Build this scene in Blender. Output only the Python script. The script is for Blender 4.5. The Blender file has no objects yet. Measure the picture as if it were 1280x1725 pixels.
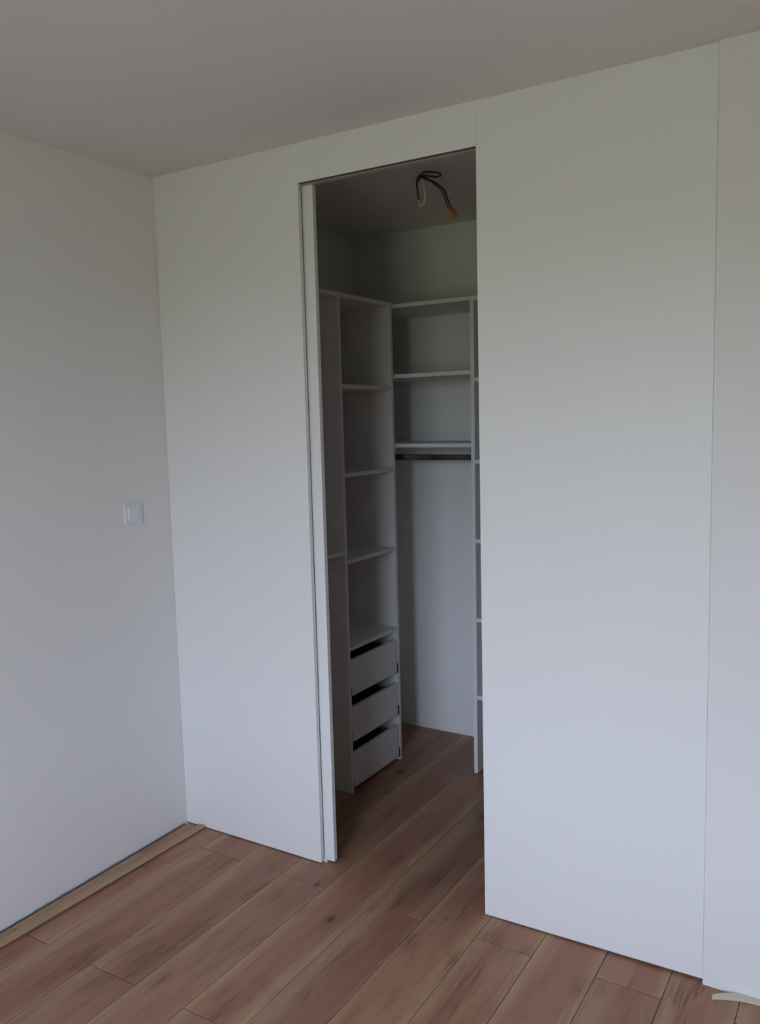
import bpy, bmesh, math, random
from mathutils import Vector, Matrix

S = bpy.context.scene
COL = S.collection
random.seed(7)

# ------------------------------------------------------------------ camera
F_PX = 1416.4
CAM = (2.474, -2.418, 1.661)
YAW, PITCH, ROLL = 0.5510, -0.1117, -0.0257
cam = bpy.data.cameras.new('camera')
cam.sensor_fit = 'VERTICAL'
cam.sensor_height = 36.0
cam.lens = 36.0 * F_PX / 1725.0
cam.clip_start = 0.02
cam_o = bpy.data.objects.new('camera', cam)
COL.objects.link(cam_o)
fw = Vector((-math.sin(YAW) * math.cos(PITCH), math.cos(YAW) * math.cos(PITCH), math.sin(PITCH)))
rt = Vector((math.cos(YAW), math.sin(YAW), 0))
up = rt.cross(fw)
r2 = rt * math.cos(ROLL) + up * math.sin(ROLL)
u2 = -rt * math.sin(ROLL) + up * math.cos(ROLL)
M4 = Matrix.Identity(4)
for i in range(3):
    M4[i][0], M4[i][1], M4[i][2], M4[i][3] = r2[i], u2[i], -fw[i], CAM[i]
cam_o.matrix_world = M4
S.camera = cam_o

# ------------------------------------------------------------------ world: overcast sky over a green garden
world = bpy.data.worlds.new('world')
S.world = world
world.use_nodes = True
nt = world.node_tree
nt.nodes.clear()
w_out = nt.nodes.new('ShaderNodeOutputWorld')
w_bg = nt.nodes.new('ShaderNodeBackground')
w_tc = nt.nodes.new('ShaderNodeTexCoord')
w_sep = nt.nodes.new('ShaderNodeSeparateXYZ')
w_rmp = nt.nodes.new('ShaderNodeValToRGB')
w_map = nt.nodes.new('ShaderNodeMapRange')
nt.links.new(w_tc.outputs['Generated'], w_sep.inputs[0])
w_map.inputs[1].default_value = -1.0
w_map.inputs[2].default_value = 1.0
nt.links.new(w_sep.outputs['Z'], w_map.inputs[0])
nt.links.new(w_map.outputs[0], w_rmp.inputs[0])
el = w_rmp.color_ramp.elements
el[0].position = 0.0;  el[0].color = (0.153, 0.172, 0.114, 1)
el[1].position = 1.0;  el[1].color = (0.60, 0.71, 0.93, 1)
for pos, c in ((0.505, (0.153, 0.172, 0.114, 1)), (0.530, (0.50, 0.57, 0.72, 1)), (0.58, (0.68, 0.79, 1.00, 1)), (0.70, (0.60, 0.71, 0.93, 1))):
    e = el.new(pos); e.color = c
nt.links.new(w_rmp.outputs[0], w_bg.inputs[0])
w_bg.inputs[1].default_value = 29.0
nt.links.new(w_bg.outputs[0], w_out.inputs[0])

# window opening in the wall behind the camera (daylight comes in here)
REAR_Y = -3.6
WX0, WX1, WZ0, WZ1 = 1.28, 2.32, 0.60, 2.40
pl = bpy.data.lights.new('window_daylight', 'AREA')
pl.shape = 'RECTANGLE'
pl.size, pl.size_y = WX1 - WX0, WZ1 - WZ0
pl.cycles.is_portal = True
plo = bpy.data.objects.new('window_daylight', pl)
COL.objects.link(plo)
plo.location = ((WX0 + WX1) / 2, REAR_Y - 0.06, (WZ0 + WZ1) / 2)
plo.rotation_euler = (math.radians(90), 0, 0)      # local -Z (the emitting side) looks along +Y, into the room

vs = S.view_settings
vs.view_transform = 'Standard'
vs.look = 'None'
vs.gamma = 1.0
vs.use_curve_mapping = False
vs.exposure = 0.0
S.display_settings.display_device = 'sRGB'
S.cycles.max_bounces = 12
S.cycles.diffuse_bounces = 8
S.cycles.caustics_reflective = False
S.cycles.sample_clamp_indirect = 10.0
S.cycles.use_denoising = True

# ------------------------------------------------------------------ materials
def new_mat(name):
    m = bpy.data.materials.new(name)
    m.use_nodes = True
    t = m.node_tree
    return m, t, t.nodes['Principled BSDF']

def paint(name, col, rough=0.6, var=0.03, scale=6.0, bump=0.05, bscale=180.0, spec=0.4):
    m, t, b = new_mat(name)
    tc = t.nodes.new('ShaderNodeTexCoord')
    n = t.nodes.new('ShaderNodeTexNoise'); n.inputs['Scale'].default_value = scale; n.inputs['Detail'].default_value = 4
    t.links.new(tc.outputs['Object'], n.inputs['Vector'])
    mx = t.nodes.new('ShaderNodeMix'); mx.data_type = 'RGBA'
    mx.inputs[6].default_value = (*[c * (1 - var) for c in col], 1)
    mx.inputs[7].default_value = (*[min(1, c * (1 + var)) for c in col], 1)
    t.links.new(n.outputs['Fac'], mx.inputs[0])
    t.links.new(mx.outputs[2], b.inputs['Base Color'])
    b.inputs['Roughness'].default_value = rough
    b.inputs['Specular IOR Level'].default_value = spec
    if bump:
        n2 = t.nodes.new('ShaderNodeTexNoise'); n2.inputs['Scale'].default_value = bscale; n2.inputs['Detail'].default_value = 3
        t.links.new(tc.outputs['Object'], n2.inputs['Vector'])
        bp = t.nodes.new('ShaderNodeBump'); bp.inputs['Strength'].default_value = bump; bp.inputs['Distance'].default_value = 0.002
        t.links.new(n2.outputs['Fac'], bp.inputs['Height'])
        t.links.new(bp.outputs[0], b.inputs['Normal'])
    return m

def plain(name, col, rough=0.5, metal=0.0, spec=0.5):
    m, t, b = new_mat(name)
    tc = t.nodes.new('ShaderNodeTexCoord')
    n = t.nodes.new('ShaderNodeTexNoise'); n.inputs['Scale'].default_value = 40
    t.links.new(tc.outputs['Object'], n.inputs['Vector'])
    mr = t.nodes.new('ShaderNodeMapRange')
    mr.inputs[3].default_value = max(0, rough - 0.04); mr.inputs[4].default_value = min(1, rough + 0.04)
    t.links.new(n.outputs['Fac'], mr.inputs[0])
    t.links.new(mr.outputs[0], b.inputs['Roughness'])
    b.inputs['Base Color'].default_value = (*col, 1)
    b.inputs['Metallic'].default_value = metal
    b.inputs['Specular IOR Level'].default_value = spec
    return m

def oak(name, c_light, c_mid, c_dark, half=0.0, rough=0.5, spec=0.3):
    """Printed oak: grain along local Y, paler sapwood bands along the board edges, smoky streaks and small knots, its own cut per board."""
    m, t, b = new_mat(name)
    N, L = t.nodes.new, t.links.new
    def math_(op, a, c=None, d=None):
        n = N('ShaderNodeMath'); n.operation = op
        for i, v in enumerate((a, c, d)):
            if v is None: continue
            if isinstance(v, (int, float)): n.inputs[i].default_value = v
            else: L(v, n.inputs[i])
        return n.outputs[0]
    def ramp(v, lo, hi, o0=0.0, o1=1.0):
        n = N('ShaderNodeMapRange'); n.interpolation_type = 'SMOOTHSTEP'
        for i, q in ((1, lo), (2, hi), (3, o0), (4, o1)): n.inputs[i].default_value = q
        L(v, n.inputs[0]); return n.outputs[0]
    def mix(f, c0, c1):
        n = N('ShaderNodeMix'); n.data_type = 'RGBA'
        L(f, n.inputs[0])
        for i, c in ((6, c0), (7, c1)):
            if isinstance(c, tuple): n.inputs[i].default_value = (*c, 1)
            else: L(c, n.inputs[i])
        return n.outputs[2]
    tc = N('ShaderNodeTexCoord'); oi = N('ShaderNodeObjectInfo')
    cmb = N('ShaderNodeCombineXYZ')
    L(oi.outputs['Random'], cmb.inputs[0]); L(oi.outputs['Random'], cmb.inputs[1])
    sc = N('ShaderNodeVectorMath'); sc.operation = 'SCALE'; sc.inputs['Scale'].default_value = 37.0
    L(cmb.outputs[0], sc.inputs[0])
    add = N('ShaderNodeVectorMath'); add.operation = 'ADD'
    L(tc.outputs['Object'], add.inputs[0]); L(sc.outputs[0], add.inputs[1])
    def noise(sx, sy, det=3, dist=0.0):
        mp = N('ShaderNodeMapping'); mp.inputs['Scale'].default_value = (sx, sy, 1)
        L(add.outputs[0], mp.inputs[0])
        n = N('ShaderNodeTexNoise'); n.inputs['Scale'].default_value = 1.0
        n.inputs['Detail'].default_value = det; n.inputs['Distortion'].default_value = dist
        L(mp.outputs[0], n.inputs['Vector']); return n.outputs['Fac']
    band = noise(7.0, 1.3, 2, 0.3)
    figure = noise(36, 2.6, 5, 1.4)
    fibre = noise(430, 11, 2)
    smoke = noise(9.0, 2.6, 2, 0.6)
    streak = noise(120, 5.0, 3, 0.8)
    # how pale: wandering broad bands, plus the sapwood at the long edges of a plank
    pale = ramp(band, 0.42, 0.66)
    if half:
        sx = N('ShaderNodeSeparateXYZ'); L(tc.outputs['Object'], sx.inputs[0])
        u = math_('MULTIPLY', sx.outputs[0], 1.0 / half)
        shift = math_('MULTIPLY_ADD', oi.outputs['Random'], 0.5, -0.40)
        wob = math_('MULTIPLY_ADD', band, 0.9, -0.45)
        uu = math_('ABSOLUTE', math_('ADD', math_('ADD', u, shift), wob))
        edge = ramp(uu, 0.35, 1.05)
        pale = math_('MAXIMUM', math_('MULTIPLY', pale, 0.45), edge)
    col = mix(pale, c_mid, c_light)
    # cathedral figure and fibre
    fg = ramp(figure, 0.35, 0.70)
    col = mix(math_('MULTIPLY', fg, 0.28), col, c_dark)
    fb = ramp(fibre, 0.45, 0.75)
    col = mix(math_('MULTIPLY', fb, 0.14), col, c_dark)
    # smoky streaks in the heartwood
    sm = math_('MULTIPLY', ramp(smoke, 0.50, 0.68), ramp(streak, 0.36, 0.66))
    dk = tuple(c * 0.62 for c in c_dark)
    col = mix(math_('MULTIPLY', sm, 0.62), col, dk)
    # knots
    mp = N('ShaderNodeMapping'); mp.inputs['Scale'].default_value = (6.5, 2.9, 1)
    L(add.outputs[0], mp.inputs[0])
    vo = N('ShaderNodeTexVoronoi'); vo.inputs['Scale'].default_value = 1.0
    L(mp.outputs[0], vo.inputs['Vector'])
    jit = noise(60, 30, 3)
    kd = math_('MULTIPLY_ADD', jit, 0.10, vo.outputs['Distance'])
    halo = ramp(kd, 0.08, 0.34, 1.0, 0.0)
    core = ramp(kd, 0.07, 0.150, 1.0, 0.0)
    col = mix(math_('MULTIPLY', math_('MULTIPLY', halo, ramp(streak, 0.30, 0.62)), 0.55), col, dk)
    col = mix(math_('MULTIPLY', core, 0.75), col, tuple(c * 0.32 for c in c_dark))
    hv = N('ShaderNodeHueSaturation')
    vr = N('ShaderNodeMapRange'); vr.inputs[3].default_value = 0.92; vr.inputs[4].default_value = 1.08
    L(oi.outputs['Random'], vr.inputs[0]); L(vr.outputs[0], hv.inputs['Value'])
    L(col, hv.inputs['Color'])
    L(hv.outputs[0], b.inputs['Base Color'])
    b.inputs['Roughness'].default_value = rough
    b.inputs['Specular IOR Level'].default_value = spec
    bp = N('ShaderNodeBump'); bp.inputs['Strength'].default_value = 0.10; bp.inputs['Distance'].default_value = 0.001
    L(fibre, bp.inputs['Height']); L(bp.outputs[0], b.inputs['Normal'])
    return m

MAT = {}
MAT['plaster'] = paint('white_plaster', (0.76, 0.755, 0.75), 0.75, 0.02, 3.0, 0.25, 120)
MAT['ceiling'] = paint('ceiling_paint', (0.74, 0.725, 0.715), 0.8, 0.02, 3.0, 0.15, 140)
MAT['panel'] = paint('white_melamine_panel', (0.78, 0.78, 0.775), 0.5, 0.012, 2.0, 0.04, 400)
MAT['board'] = paint('white_melamine_board', (0.74, 0.74, 0.735), 0.45, 0.012, 3.0, 0.03, 400)
MAT['drawer'] = paint('white_drawer_board', (0.72, 0.72, 0.71), 0.45, 0.012, 3.0, 0.03, 400)
MAT['plastic'] = plain('white_plastic', (0.74, 0.76, 0.82), 0.3)
MAT['pvc'] = plain('white_pvc', (0.8, 0.8, 0.8), 0.35)
MAT['alu'] = plain('satin_aluminium', (0.62, 0.61, 0.60), 0.4, 0.6)
MAT['rail'] = plain('dark_steel', (0.020, 0.024, 0.032), 0.55, 0.2)
MAT['sleeve'] = plain('grey_steel', (0.050, 0.052, 0.058), 0.5, 0.3)
MAT['chip'] = paint('shaded_chipboard_edge', (0.15, 0.14, 0.13), 0.9, 0.2, 300, 0.3, 500)  # chipboard darkened past its own tone, shade under the header put into the colour
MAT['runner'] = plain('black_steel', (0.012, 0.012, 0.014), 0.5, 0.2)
MAT['box'] = plain('shaded_drawer_side', (0.16, 0.16, 0.17), 0.6)  # drawer sides coloured dark to stand in for shade inside the gaps
MAT['cable'] = plain('black_cable', (0.03, 0.03, 0.03), 0.5)
MAT['cable_white'] = plain('grey_cable_sheath', (0.62, 0.62, 0.60), 0.5)
MAT['orange'] = plain('orange_plastic', (0.42, 0.16, 0.03), 0.5)
MAT['brass'] = plain('brass_screw', (0.5, 0.4, 0.15), 0.35, 1.0)
MAT['concrete'] = paint('concrete', (0.17, 0.15, 0.14), 0.9, 0.15, 8.0, 0.4, 60)
MAT['foam'] = paint('pale_pine', (0.60, 0.55, 0.41), 0.7, 0.06, 14.0, 0.1, 200)
MAT['floor'] = oak('oak_laminate', (0.405, 0.248, 0.152), (0.320, 0.152, 0.096), (0.155, 0.072, 0.047), 0.0975, 0.45, 0.32)
MAT['batten'] = oak('oak_moulding', (0.42, 0.295, 0.18), (0.37, 0.245, 0.145), (0.28, 0.17, 0.10))
m, t, b = new_mat('window_glass')
tr = t.nodes.new('ShaderNodeBsdfTransparent'); gl = t.nodes.new('ShaderNodeBsdfGlossy'); ms = t.nodes.new('ShaderNodeMixShader')
gl.inputs['Roughness'].default_value = 0.02; ms.inputs[0].default_value = 0.07
t.links.new(tr.outputs[0], ms.inputs[1]); t.links.new(gl.outputs[0], ms.inputs[2])
t.links.new(ms.outputs[0], t.nodes['Material Output'].inputs[0]); t.nodes.remove(b)
MAT['glass'] = m

# ------------------------------------------------------------------ builders
def add_box(bm, x0, x1, y0, y1, z0, z1):
    v = [bm.verts.new((x, y, z)) for x in (x0, x1) for y in (y0, y1) for z in (z0, z1)]
    for f in ((0, 1, 3, 2), (4, 6, 7, 5), (0, 4, 5, 1), (2, 3, 7, 6), (0, 2, 6, 4), (1, 5, 7, 3)):
        bm.faces.new([v[i] for i in f])

def bevel(bm, w, seg=2):
    bmesh.ops.bevel(bm, geom=list(bm.edges), offset=w, segments=seg, affect='EDGES', profile=0.5)

def link(name, me, mat, parent=None, label=None, cat=None, group=None, kind=None, loc=None):
    o = bpy.data.objects.new(name, me)
    if me is not None and mat and not me.materials:
        me.materials.append(MAT[mat])
    COL.objects.link(o)
    if loc is not None:
        o.location = loc
    if parent is not None:
        o.parent = parent
    for k, v in (('label', label), ('category', cat), ('group', group), ('kind', kind)):
        if v:
            o[k] = v
    return o

def finish(bm, name, smooth=False):
    bmesh.ops.recalc_face_normals(bm, faces=list(bm.faces))
    me = bpy.data.meshes.new(name)
    bm.to_mesh(me); bm.free()
    if smooth:
        for p in me.polygons:
            p.use_smooth = True
    return me

def boxes(name, mat, rects, parent=None, bev=0.0, **kw):
    """One mesh from boxes given in world coordinates; parents are at the origin of their things, so offset by them."""
    off = Vector(kw.pop('off', (0, 0, 0)))
    bm = bmesh.new()
    for r in rects:
        b2 = bmesh.new()
        add_box(b2, r[0] - off.x, r[1] - off.x, r[2] - off.y, r[3] - off.y, r[4] - off.z, r[5] - off.z)
        if bev:
            bmesh.ops.recalc_face_normals(b2, faces=list(b2.faces))
            bevel(b2, bev, 1)
        tmp = bpy.data.meshes.new('tmp'); b2.to_mesh(tmp); b2.free()
        bm.from_mesh(tmp); bpy.data.meshes.remove(tmp)
    return link(name, finish(bm, name), mat, parent, **kw)

def empty(name, loc, label, cat, group=None):
    o = bpy.data.objects.new(name, None)
    o.empty_display_size = 0.1
    COL.objects.link(o)
    o.location = loc
    o['label'] = label; o['category'] = cat
    if group:
        o['group'] = group
    return o

def tube(name, mat, pts, rad, parent=None, sides=10, steps=6, off=(0, 0, 0), flat=1.0):
    """A smooth tube through the points (Catmull-Rom), capped."""
    P = [Vector(q) - Vector(off) for q in pts]
    fine = []
    for i in range(len(P) - 1):
        p0 = P[max(i - 1, 0)]; p1 = P[i]; p2 = P[i + 1]; p3 = P[min(i + 2, len(P) - 1)]
        for s in range(steps):
            u = s / steps
            fine.append(0.5 * ((2 * p1) + (-p0 + p2) * u + (2 * p0 - 5 * p1 + 4 * p2 - p3) * u * u + (-p0 + 3 * p1 - 3 * p2 + p3) * u ** 3))
    fine.append(P[-1])
    bm = bmesh.new(); rings = []; prev = None
    for i, c in enumerate(fine):
        tg = (fine[min(i + 1, len(fine) - 1)] - fine[max(i - 1, 0)]).normalized()
        if prev is None:
            a = tg.orthogonal().normalized()
        else:
            a = (prev - tg * prev.dot(tg)).normalized()
        prev = a; bb = tg.cross(a)
        rings.append([bm.verts.new(c + a * math.cos(2 * math.pi * k / sides) * rad + bb * math.sin(2 * math.pi * k / sides) * rad * flat) for k in range(sides)])
    for r0, r1 in zip(rings, rings[1:]):
        for k in range(sides):
            bm.faces.new((r0[k], r0[(k + 1) % sides], r1[(k + 1) % sides], r1[k]))
    bm.faces.new(rings[0][::-1]); bm.faces.new(rings[-1])
    return link(name, finish(bm, name, True), mat, parent)

# ------------------------------------------------------------------ the room
H = 2.60
XL, XR, XS, YB = 0.690, 1.360, 2.052, 1.419      # left panel end, opening right side, pier seam, closet back wall
ZH = 2.468                                       # underside of the header
X1 = 4.20                                        # right wall

floor = boxes('floor', 'concrete', [(-0.15, X1 + .15, REAR_Y - .15, YB + .15, -0.16, -0.0085)],
              kind='structure', label='brown oak laminate floor running from the room into the closet', cat='floor')

# laminate planks, laid along the depth of the room, half-lapped end joints
PW, PL = 0.1950, 1.402
lines = [0.010, 0.202, 0.4015, 0.600, 0.7965, 0.9955, 1.190, 1.3835, 1.5745, 1.7715, 1.9635, 2.1565]
while lines[-1] < X1 - 0.02:
    lines.append(min(lines[-1] + 0.1945, X1 - 0.008))
plank_cache = {}
def plank(x0, x1, y0, y1):
    g = 0.0009
    w, l = x1 - x0 - 2 * g, y1 - y0 - 3 * g
    key = (round(w, 4), round(l, 4))
    if key not in plank_cache:
        bm = bmesh.new()
        add_box(bm, -w / 2, w / 2, -l / 2, l / 2, -0.008, 0)
        bmesh.ops.recalc_face_normals(bm, faces=list(bm.faces))
        bmesh.ops.bevel(bm, geom=[e for e in bm.edges if all(abs(v.co.z) < 1e-6 for v in e.verts)], offset=0.0012, segments=1, affect='EDGES')
        plank_cache[key] = finish(bm, 'plank')
    link('plank', plank_cache[key], 'floor', floor, loc=((x0 + x1) / 2, (y0 + y1) / 2, 0))
for i in range(len(lines) - 1):
    first = -0.829 if i % 2 == 0 else -0.129
    ys = [first + PL * k for k in range(-4, 4)]
    lo, hi = REAR_Y + 0.008, YB - 0.004
    cuts = [lo] + [y for y in ys if lo + .02 < y < hi - .02] + [hi]
    for a, c in zip(cuts, cuts[1:]):
        plank(lines[i], lines[i + 1], a, c)

boxes('ceiling', 'ceiling', [(-0.15, X1 + .15, REAR_Y - .15, YB + .15, H, H + 0.15)], kind='structure',
      label='plain off-white ceiling over room and closet', cat='ceiling')
# left wall: rough plaster skin that stops a few millimetres above the floor, over the wall core
bm = bmesh.new()
add_box(bm, -0.15, -0.012, REAR_Y - .15, YB + .15, -0.0085, H)
add_box(bm, -0.012, 0, 0.0, YB + .15, -0.0085, H)
prev = None
ny = 190
for k in range(ny + 1):
    y = REAR_Y - .15 + (0.0 - REAR_Y + .15) * k / ny
    zb = 0.0028 + 0.0022 * math.sin(k * 0.9) * math.sin(k * 0.37 + 1) + random.uniform(-.0012, .0025)
    cur = [bm.verts.new(c) for c in ((0, y, H), (0, y, zb), (-.012, y, zb), (-.012, y, H))]
    if prev:
        for q in range(3):
            bm.faces.new((prev[q], prev[q + 1], cur[q + 1], cur[q]))
    prev = cur
link('wall_left', finish(bm, 'wall_left'), 'plaster', None, 'white plastered side wall carrying the light switch', 'wall', None, 'structure')
boxes('wall_right', 'plaster', [(X1, X1 + .15, REAR_Y - .15, YB + .15, -0.0085, H)], kind='structure',
      label='white plastered wall on the far right of the room', cat='wall')
boxes('wall_closet', 'plaster', [(0, X1, YB, YB + .15, -0.0085, H)], kind='structure',
      label='white back wall inside the walk-in closet', cat='wall')
boxes('wall_pier', 'plaster', [(XS, X1, -0.008, YB, -0.004, H)], kind='structure',
      label='white plastered wall to the right of the closet panels', cat='wall')
boxes('wall_rear', 'plaster', [(0, WX0, REAR_Y - .15, REAR_Y, -.0085, H), (WX1, X1, REAR_Y - .15, REAR_Y, -.0085, H),
                               (WX0, WX1, REAR_Y - .15, REAR_Y, -.0085, WZ0), (WX0, WX1, REAR_Y - .15, REAR_Y, WZ1, H)],
      kind='structure', label='white plastered wall with the window', cat='wall')

# window in the rear wall: frame, mullion, two panes, sill
yw = REAR_Y - 0.10
win = boxes('window_1', 'pvc', [(WX0, WX1, yw, yw + .06, WZ0, WZ0 + .06), (WX0, WX1, yw, yw + .06, WZ1 - .06, WZ1),
                                (WX0, WX0 + .06, yw, yw + .06, WZ0 + .06, WZ1 - .06), (WX1 - .06, WX1, yw, yw + .06, WZ0 + .06, WZ1 - .06)],
            kind='structure', label='wide white framed window that lights the room', cat='window')
xm = (WX0 + WX1) / 2
boxes('mullion', 'pvc', [(xm - .035, xm + .035, yw + .002, yw + .058, WZ0 + .06, WZ1 - .06)], win)
boxes('pane', 'glass', [(WX0 + .06, xm - .035, yw + .027, yw + .033, WZ0 + .06, WZ1 - .06)], win)
boxes('pane', 'glass', [(xm + .035, WX1 - .06, yw + .027, yw + .033, WZ0 + .06, WZ1 - .06)], win)
boxes('window_sill', 'pvc', [(WX0, WX1, yw + .06, REAR_Y + .06, WZ0 - .0, WZ0 + .025)], win)

# closet partition: inner lining plus the three white panels facing the room
part = boxes('wall_back', 'board', [(0, XL - .006, .062, .080, 0, H), (XR + .02, XS, .062, .080, 0, H)], kind='structure',
             label='white panelled partition with the closet opening', cat='wall')
boxes('panel', 'panel', [(0.001, XL, 0, .018, 0.004, H)], part, .0008, label='white panel left of the closet opening')
hp = boxes('panel', 'panel', [(XL + .0004, XR - .0004, 0, .018, ZH, H)], part, .0005, label='short white header panel above the opening')
boxes('shaded_edge', 'chip', [(XL + .001, XR - .001, .0006, .0176, ZH - .0012, ZH)], hp, label='chipboard edge coloured darker to imitate shade')
rp = boxes('panel', 'panel', [(XR, XS - .002, 0, .018, 0.003, H)], part, .0008, label='wide white panel right of the closet opening')
for v in rp.data.vertices:                       # its foot lifts slightly towards the right
    if v.co.z < 0.1:
        v.co.z += 0.008 * (v.co.x - XR) / (XS - XR)

# sliding door, pushed back into the pocket
DX = 0.731
door = boxes('door_1', 'panel', [(0.03, DX, .026, .045, .007, 2.4635)], None, .0008, kind='structure',
             label='white sliding pocket door, almost fully slid behind the left panel', cat='door')
boxes('edge_band', 'pvc', [(DX, DX + .0012, .0265, .0445, .008, 2.463)], door)
boxes('gap_shade', 'runner', [(XL - .012, XL - .004, .0183, .0257, .01, 2.46)], door, label='black strip added as shade in the gap beside the door')  # added black strip, paints the shade between panel and door
boxes('floor_guide', 'plastic', [(XL - .012, XL + .012, .020, .052, 0, .004), (XL - .012, XL + .012, .020, .0245, .004, .013), (XL - .012, XL + .012, .0465, .052, .004, .013)], door)
boxes('trim_1', 'alu', [(0.02, XS, .0190, .0215, 2.464, 2.505), (0.02, XS, .0455, .0480, 2.464, 2.505), (0.02, XS, .0190, .0480, 2.505, 2.509),
                        (0.02, XS, .0215, .0325, 2.464, 2.466), (0.02, XS, .0365, .0455, 2.464, 2.466)],
      kind='structure', label='aluminium sliding door track under the header', cat='track')

# ------------------------------------------------------------------ left cabinet: open shelves over three drawers
T = 0.018
XC = 0.4665
Y0, Y1, Y2, Y3 = 0.115, 0.552, 0.980, 0.998
ZT = 2.186
org = (0.23, 0.55, 0)
cab = empty('shelf_cabinet', org, 'tall white closet cabinet with open shelves above three drawers', 'cabinet')
def cb(name, r, mat='board', parent=cab, off=org, **kw):
    return boxes(name, mat, [r] if not isinstance(r, list) else r, parent, .0006, off=off, **kw)
cb('side_panel', (0.002, XC, Y0, Y0 + T, 0, ZT - T))
cb('side_panel', (0.002, XC, Y2, Y3, 0, ZT - T))
cb('divider', (0.002, XC, Y1, Y1 + T, 0, ZT - T))
cb('top_board', (0.002, XC, Y0, Y3, ZT - T, ZT))
ya, yb = Y1 + T, Y2
for z in (1.806, 1.427, 1.050, 0.663):
    cb('shelf', (0.012, XC - .001, ya, yb, z - T, z))
cb('shelf', (0.012, XC - .001, Y0 + T, Y1, 1.095 - T, 1.095))
cb('back_panel', (0.003, 0.009, Y0 + T, Y1, 0.02, ZT - T), off=org)
cb('back_panel', (0.003, 0.009, ya, yb, 0.02, ZT - T), off=org)
for z0, z1 in ((0.441, 0.602), (0.231, 0.388), (0.020, 0.179)):
    d = cb('drawer', (XC - T, XC - .0005, ya + .0048, .969, z0, z1), 'drawer', label='white drawer front with an open gap above it instead of a handle')
    do = org
    cb('drawer_box', [(XC - .40, XC - T, ya + .014, ya + .026, z0 + .012, z1 - .028), (XC - .40, XC - T, .955, .967, z0 + .012, z1 - .028),
                      (XC - .40, XC - .388, ya + .026, .955, z0 + .012, z1 - .028), (XC - .388, XC - T, ya + .026, .955, z0 + .014, z0 + .018)], 'box', d, do)
    cb('runner', [(XC - .38, XC + .0008, .9695, .9796, z0 - .003, z0 + .042), (XC - .30, XC + .0008, .955, .9695, z0 - .003, z0 - .0005)], 'runner', d, do)
    cb('runner', (XC - .38, XC + .0006, ya + .0003, ya + .0045, z0 - .003, z0 + .040), 'runner', d, do)
# hanging rail holder under the shelf of the near bay
tube('hanging_rail', 'rail', [(0.325, Y0 + T + .001, 1.035), (0.325, (Y0 + Y1) / 2, 1.035), (0.325, Y1 - .001, 1.035)], .012, cab, 12, 2, org)

# ------------------------------------------------------------------ back unit: hanging bay and a bay of shelves
YD = 1.0115
XD0, XD1 = 0.852, 0.870
XE = 1.42
ZU = 2.181
org2 = (0.85, 1.2, 0)
unit = empty('wardrobe_unit', org2, 'white open wardrobe unit on the closet back wall with hanging rail', 'wardrobe')
def ub(name, r, mat='board', parent=unit, **kw):
    return boxes(name, mat, [r] if not isinstance(r, list) else r, parent, .0006, off=org2, **kw)
ub('side_panel', (0.003, 0.021, YD, YB - .002, 0, ZU - T))
ub('side_panel', (XE, XE + T, YD, YB - .002, 0, ZU - T))
# the divider leans a little
bm = bmesh.new(); add_box(bm, -.009, .009, YD - 1.2, YB - .002 - 1.2, 0, ZU - T)
for v in bm.verts:
    v.co.x += -0.0045 + 0.009 * v.co.z / ZU + 0.011
link('divider', finish(bm, 'divider'), 'board', unit)
ub('top_board', (0.003, XE + T, YD, YB - .002, ZU - T, ZU))
def lean(z):                                     # left face of the leaning divider at height z
    return 0.8473 + 0.009 * z / ZU
for z in (1.860, 1.537):
    ub('shelf', (0.021, lean(z), YD, YB - .002, z - T, z))
for z in (1.827, 1.464, 1.104, 0.739, 0.373):
    ub('shelf', (lean(z) + T + .0004, XE, YD, YB - .002, z - T, z))
# oval rail under the lower shelf with end sockets
def oval(name, mat, x0, x1, yc, zc, ry, rz, parent):
    bm = bmesh.new(); n = 20; rr = []
    for x in (x0, x1):
        rr.append([bm.verts.new((x - org2[0], yc - org2[1] + math.copysign(abs(math.cos(a)) ** 0.45, math.cos(a)) * ry, zc + math.copysign(abs(math.sin(a)) ** 0.45, math.sin(a)) * rz))
                   for a in [2 * math.pi * k / n for k in range(n)]])
    for k in range(n):
        f = bm.faces.new((rr[0][k], rr[0][(k + 1) % n], rr[1][(k + 1) % n], rr[1][k])); f.smooth = True
    bm.faces.new(rr[0][::-1]); bm.faces.new(rr[1])
    return link(name, finish(bm, name), mat, parent)
RY, RZ = 1.215, 1.463
rl = oval('hanging_rail', 'rail', 0.30, lean(1.44), RY, RZ, .0065, .0135, unit)
oval('rail_sleeve', 'sleeve', 0.0225, 0.560, RY, RZ, .0078, .0148, rl)
oval('rail_socket', 'alu', 0.0212, 0.0225, RY, RZ, .011, .019, unit)

# ------------------------------------------------------------------ light switch on the left wall
sw_o = (0.0, -0.196, 1.322)
sw = empty('light_switch', sw_o, 'small square white light switch on the left wall', 'switch')
bm = bmesh.new(); add_box(bm, 0.0005, .010, -.0415, .0415, -.0405, .0405)
bmesh.ops.recalc_face_normals(bm, faces=list(bm.faces))
bmesh.ops.bevel(bm, geom=[e for e in bm.edges if max(v.co.x for v in e.verts) > .009], offset=.003, segments=2, affect='EDGES')
top = max(bm.faces, key=lambda f: f.calc_center_median().x)
r = bmesh.ops.inset_individual(bm, faces=[top], thickness=.010)
bmesh.ops.translate(bm, verts=list(top.verts), vec=(-.004, 0, 0))
link('switch_frame', finish(bm, 'switch_frame'), 'plastic', sw)
bm = bmesh.new(); add_box(bm, .004, .0125, -.0265, .0265, -.0265, .0265)
for v in bm.verts:
    if v.co.x > .01:
        v.co.x += .0015 if v.co.z > 0 else -.0015
bmesh.ops.recalc_face_normals(bm, faces=list(bm.faces)); bevel(bm, .0015, 2)
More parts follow.
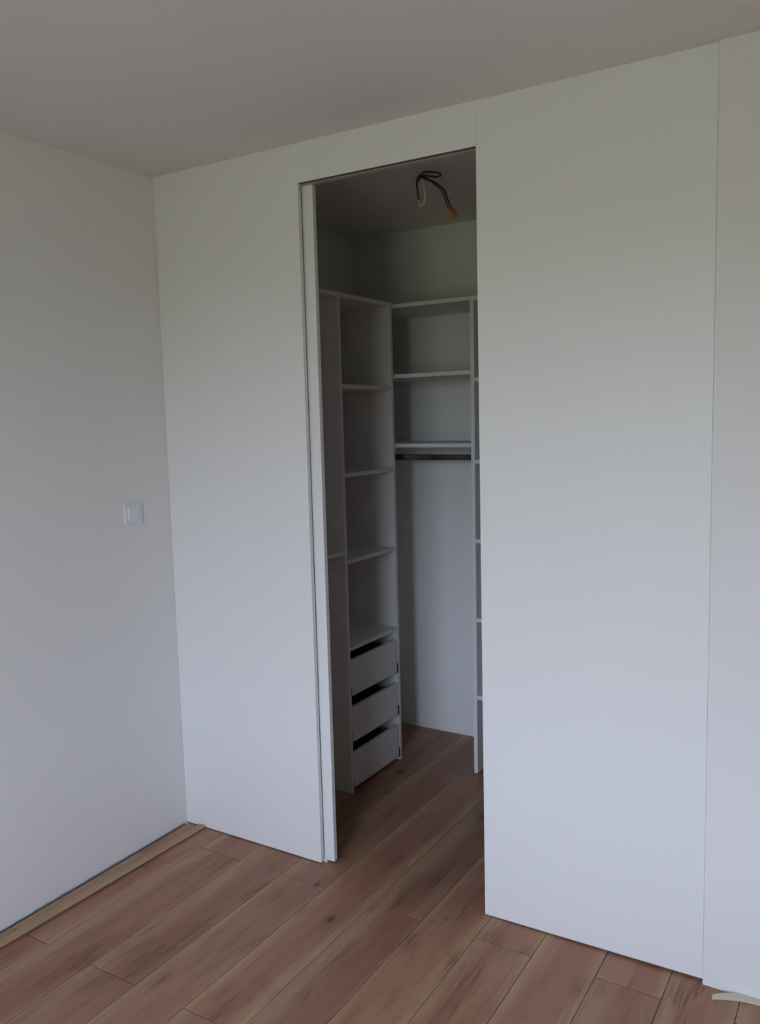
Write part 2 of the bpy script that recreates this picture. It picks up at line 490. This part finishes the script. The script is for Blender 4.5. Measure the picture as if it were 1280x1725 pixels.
link('rocker', finish(bm, 'rocker'), 'plastic', sw)

# ------------------------------------------------------------------ lamp cable hanging from the closet ceiling
co = (0.884, 0.53, 2.60)
cable = empty('lamp_cable', co, 'looped bare lamp cable with orange connector hanging from the closet ceiling', 'cable')
tube('sheath', 'cable_white', [(.884, .53, 2.5998), (.889, .53, 2.585), (.893, .528, 2.566), (.901, .525, 2.524), (.903, .524, 2.490), (.896, .526, 2.470),
                               (.884, .53, 2.4665), (.875, .534, 2.474), (.871, .536, 2.490)], .0036, cable, 8, 6, co)
tube('wire', 'cable', [(.871, .536, 2.490), (.868, .537, 2.510), (.864, .537, 2.535), (.863, .535, 2.552), (.868, .533, 2.571), (.882, .531, 2.583), (.898, .528, 2.5865),
                       (.927, .522, 2.583), (.960, .518, 2.574), (.979, .516, 2.563), (.964, .515, 2.557), (.940, .516, 2.563), (.913, .52, 2.571), (.890, .523, 2.575), (.874, .527, 2.569), (.867, .53, 2.555)],
     .0036, cable, 8, 6, co)
tube('wire', 'cable', [(.869, .531, 2.545), (.868, .528, 2.558), (.877, .525, 2.571), (.892, .522, 2.572), (.913, .52, 2.563), (.932, .518, 2.551), (.964, .516, 2.530), (.994, .514, 2.501),
                       (1.005, .512, 2.472), (1.018, .51, 2.442), (1.024, .51, 2.432)], .0036, cable, 8, 6, co)
tube('wire', 'cable', [(.872, .528, 2.556), (.888, .526, 2.569), (.910, .522, 2.558), (.935, .519, 2.545), (.962, .517, 2.522), (.984, .515, 2.500), (.994, .513, 2.475), (1.006, .511, 2.444), (1.014, .51, 2.432)],
     .0026, cable, 8, 6, co)
# connector block: orange body with three barrels and screws, hanging off the wires
con = Matrix.Translation((1.031 - co[0], .508 - co[1], 2.413 - co[2])) @ Matrix.Rotation(math.radians(-18), 4, 'Y') @ Matrix.Scale(0.86, 4)
bm = bmesh.new(); add_box(bm, -.012, .012, -.007, .007, -.021, .021)
bmesh.ops.recalc_face_normals(bm, faces=list(bm.faces)); bevel(bm, .003, 2)
for zz in (-.013, 0, .013):
    g = bmesh.ops.create_cone(bm, cap_ends=True, segments=12, radius1=.0055, radius2=.005, depth=.006, matrix=Matrix.Translation((0, -.009, zz)) @ Matrix.Rotation(math.radians(90), 4, 'X'))
bm.transform(con)
cn = link('connector', finish(bm, 'connector'), 'orange', cable, label='orange wire connector block')
for zz in (-.013, 0, .013):
    bm = bmesh.new()
    bmesh.ops.create_cone(bm, cap_ends=True, segments=10, radius1=.003, radius2=.003, depth=.002, matrix=Matrix.Translation((0, -.0125, zz)) @ Matrix.Rotation(math.radians(90), 4, 'X'))
    bm.transform(con)
    link('screw', finish(bm, 'screw'), 'brass', cn)

# ------------------------------------------------------------------ loose oak moulding along the left wall
bm = bmesh.new()
prof = [(-.013, 0), (.011, 0), (.012, .004), (.0185, .0055), (.0185, .010), (.015, .0130), (-.015, .0125), (-.0190, .009), (-.0190, .005)]
r0 = [bm.verts.new((x, -1.30, z)) for x, z in prof]
r1 = [bm.verts.new((x, 1.30, z)) for x, z in prof]
for k in range(len(prof)):
    bm.faces.new((r0[k], r0[(k + 1) % len(prof)], r1[(k + 1) % len(prof)], r1[k]))
bm.faces.new(r0[::-1]); bm.faces.new(r1)
bt = link('floor_moulding', finish(bm, 'floor_moulding'), 'batten', None, 'loose oak coloured moulding strip lying on the floor along the left wall', 'moulding', loc=(0.0645, -1.3035, 0.0005))
bt.rotation_euler = (0, 0, math.radians(-1.15))

# pale strip lying at the foot of the right wall
bm = bmesh.new(); sec = []
path = [(2.087, -.0625, -.052), (2.098, -.057, -.041), (2.115, -.0495, -.028), (2.140, -.039, -.0125), (2.165, -.031, -.0095), (2.195, -.0265, -.009),
        (2.24, -.0255, -.009), (2.50, -.0255, -.009), (2.75, -.026, -.009)]
for x, ya_, yb_ in path:
    sec.append([bm.verts.new(c) for c in ((x, ya_, .0005), (x, yb_, .0005), (x, yb_, .009), (x, ya_, .0075))])
for a, c in zip(sec, sec[1:]):
    for k in range(4):
        bm.faces.new((a[k], a[(k + 1) % 4], c[(k + 1) % 4], c[k]))
bm.faces.new(sec[0][::-1]); bm.faces.new(sec[-1])
bmesh.ops.recalc_face_normals(bm, faces=list(bm.faces))
bmesh.ops.translate(bm, verts=list(bm.verts), vec=(-2.3, .03, 0))
link('wood_strip', finish(bm, 'wood_strip'), 'foam', None, 'thin pale yellow strip lying at the foot of the right wall', 'strip', loc=(2.3, -.03, 0))
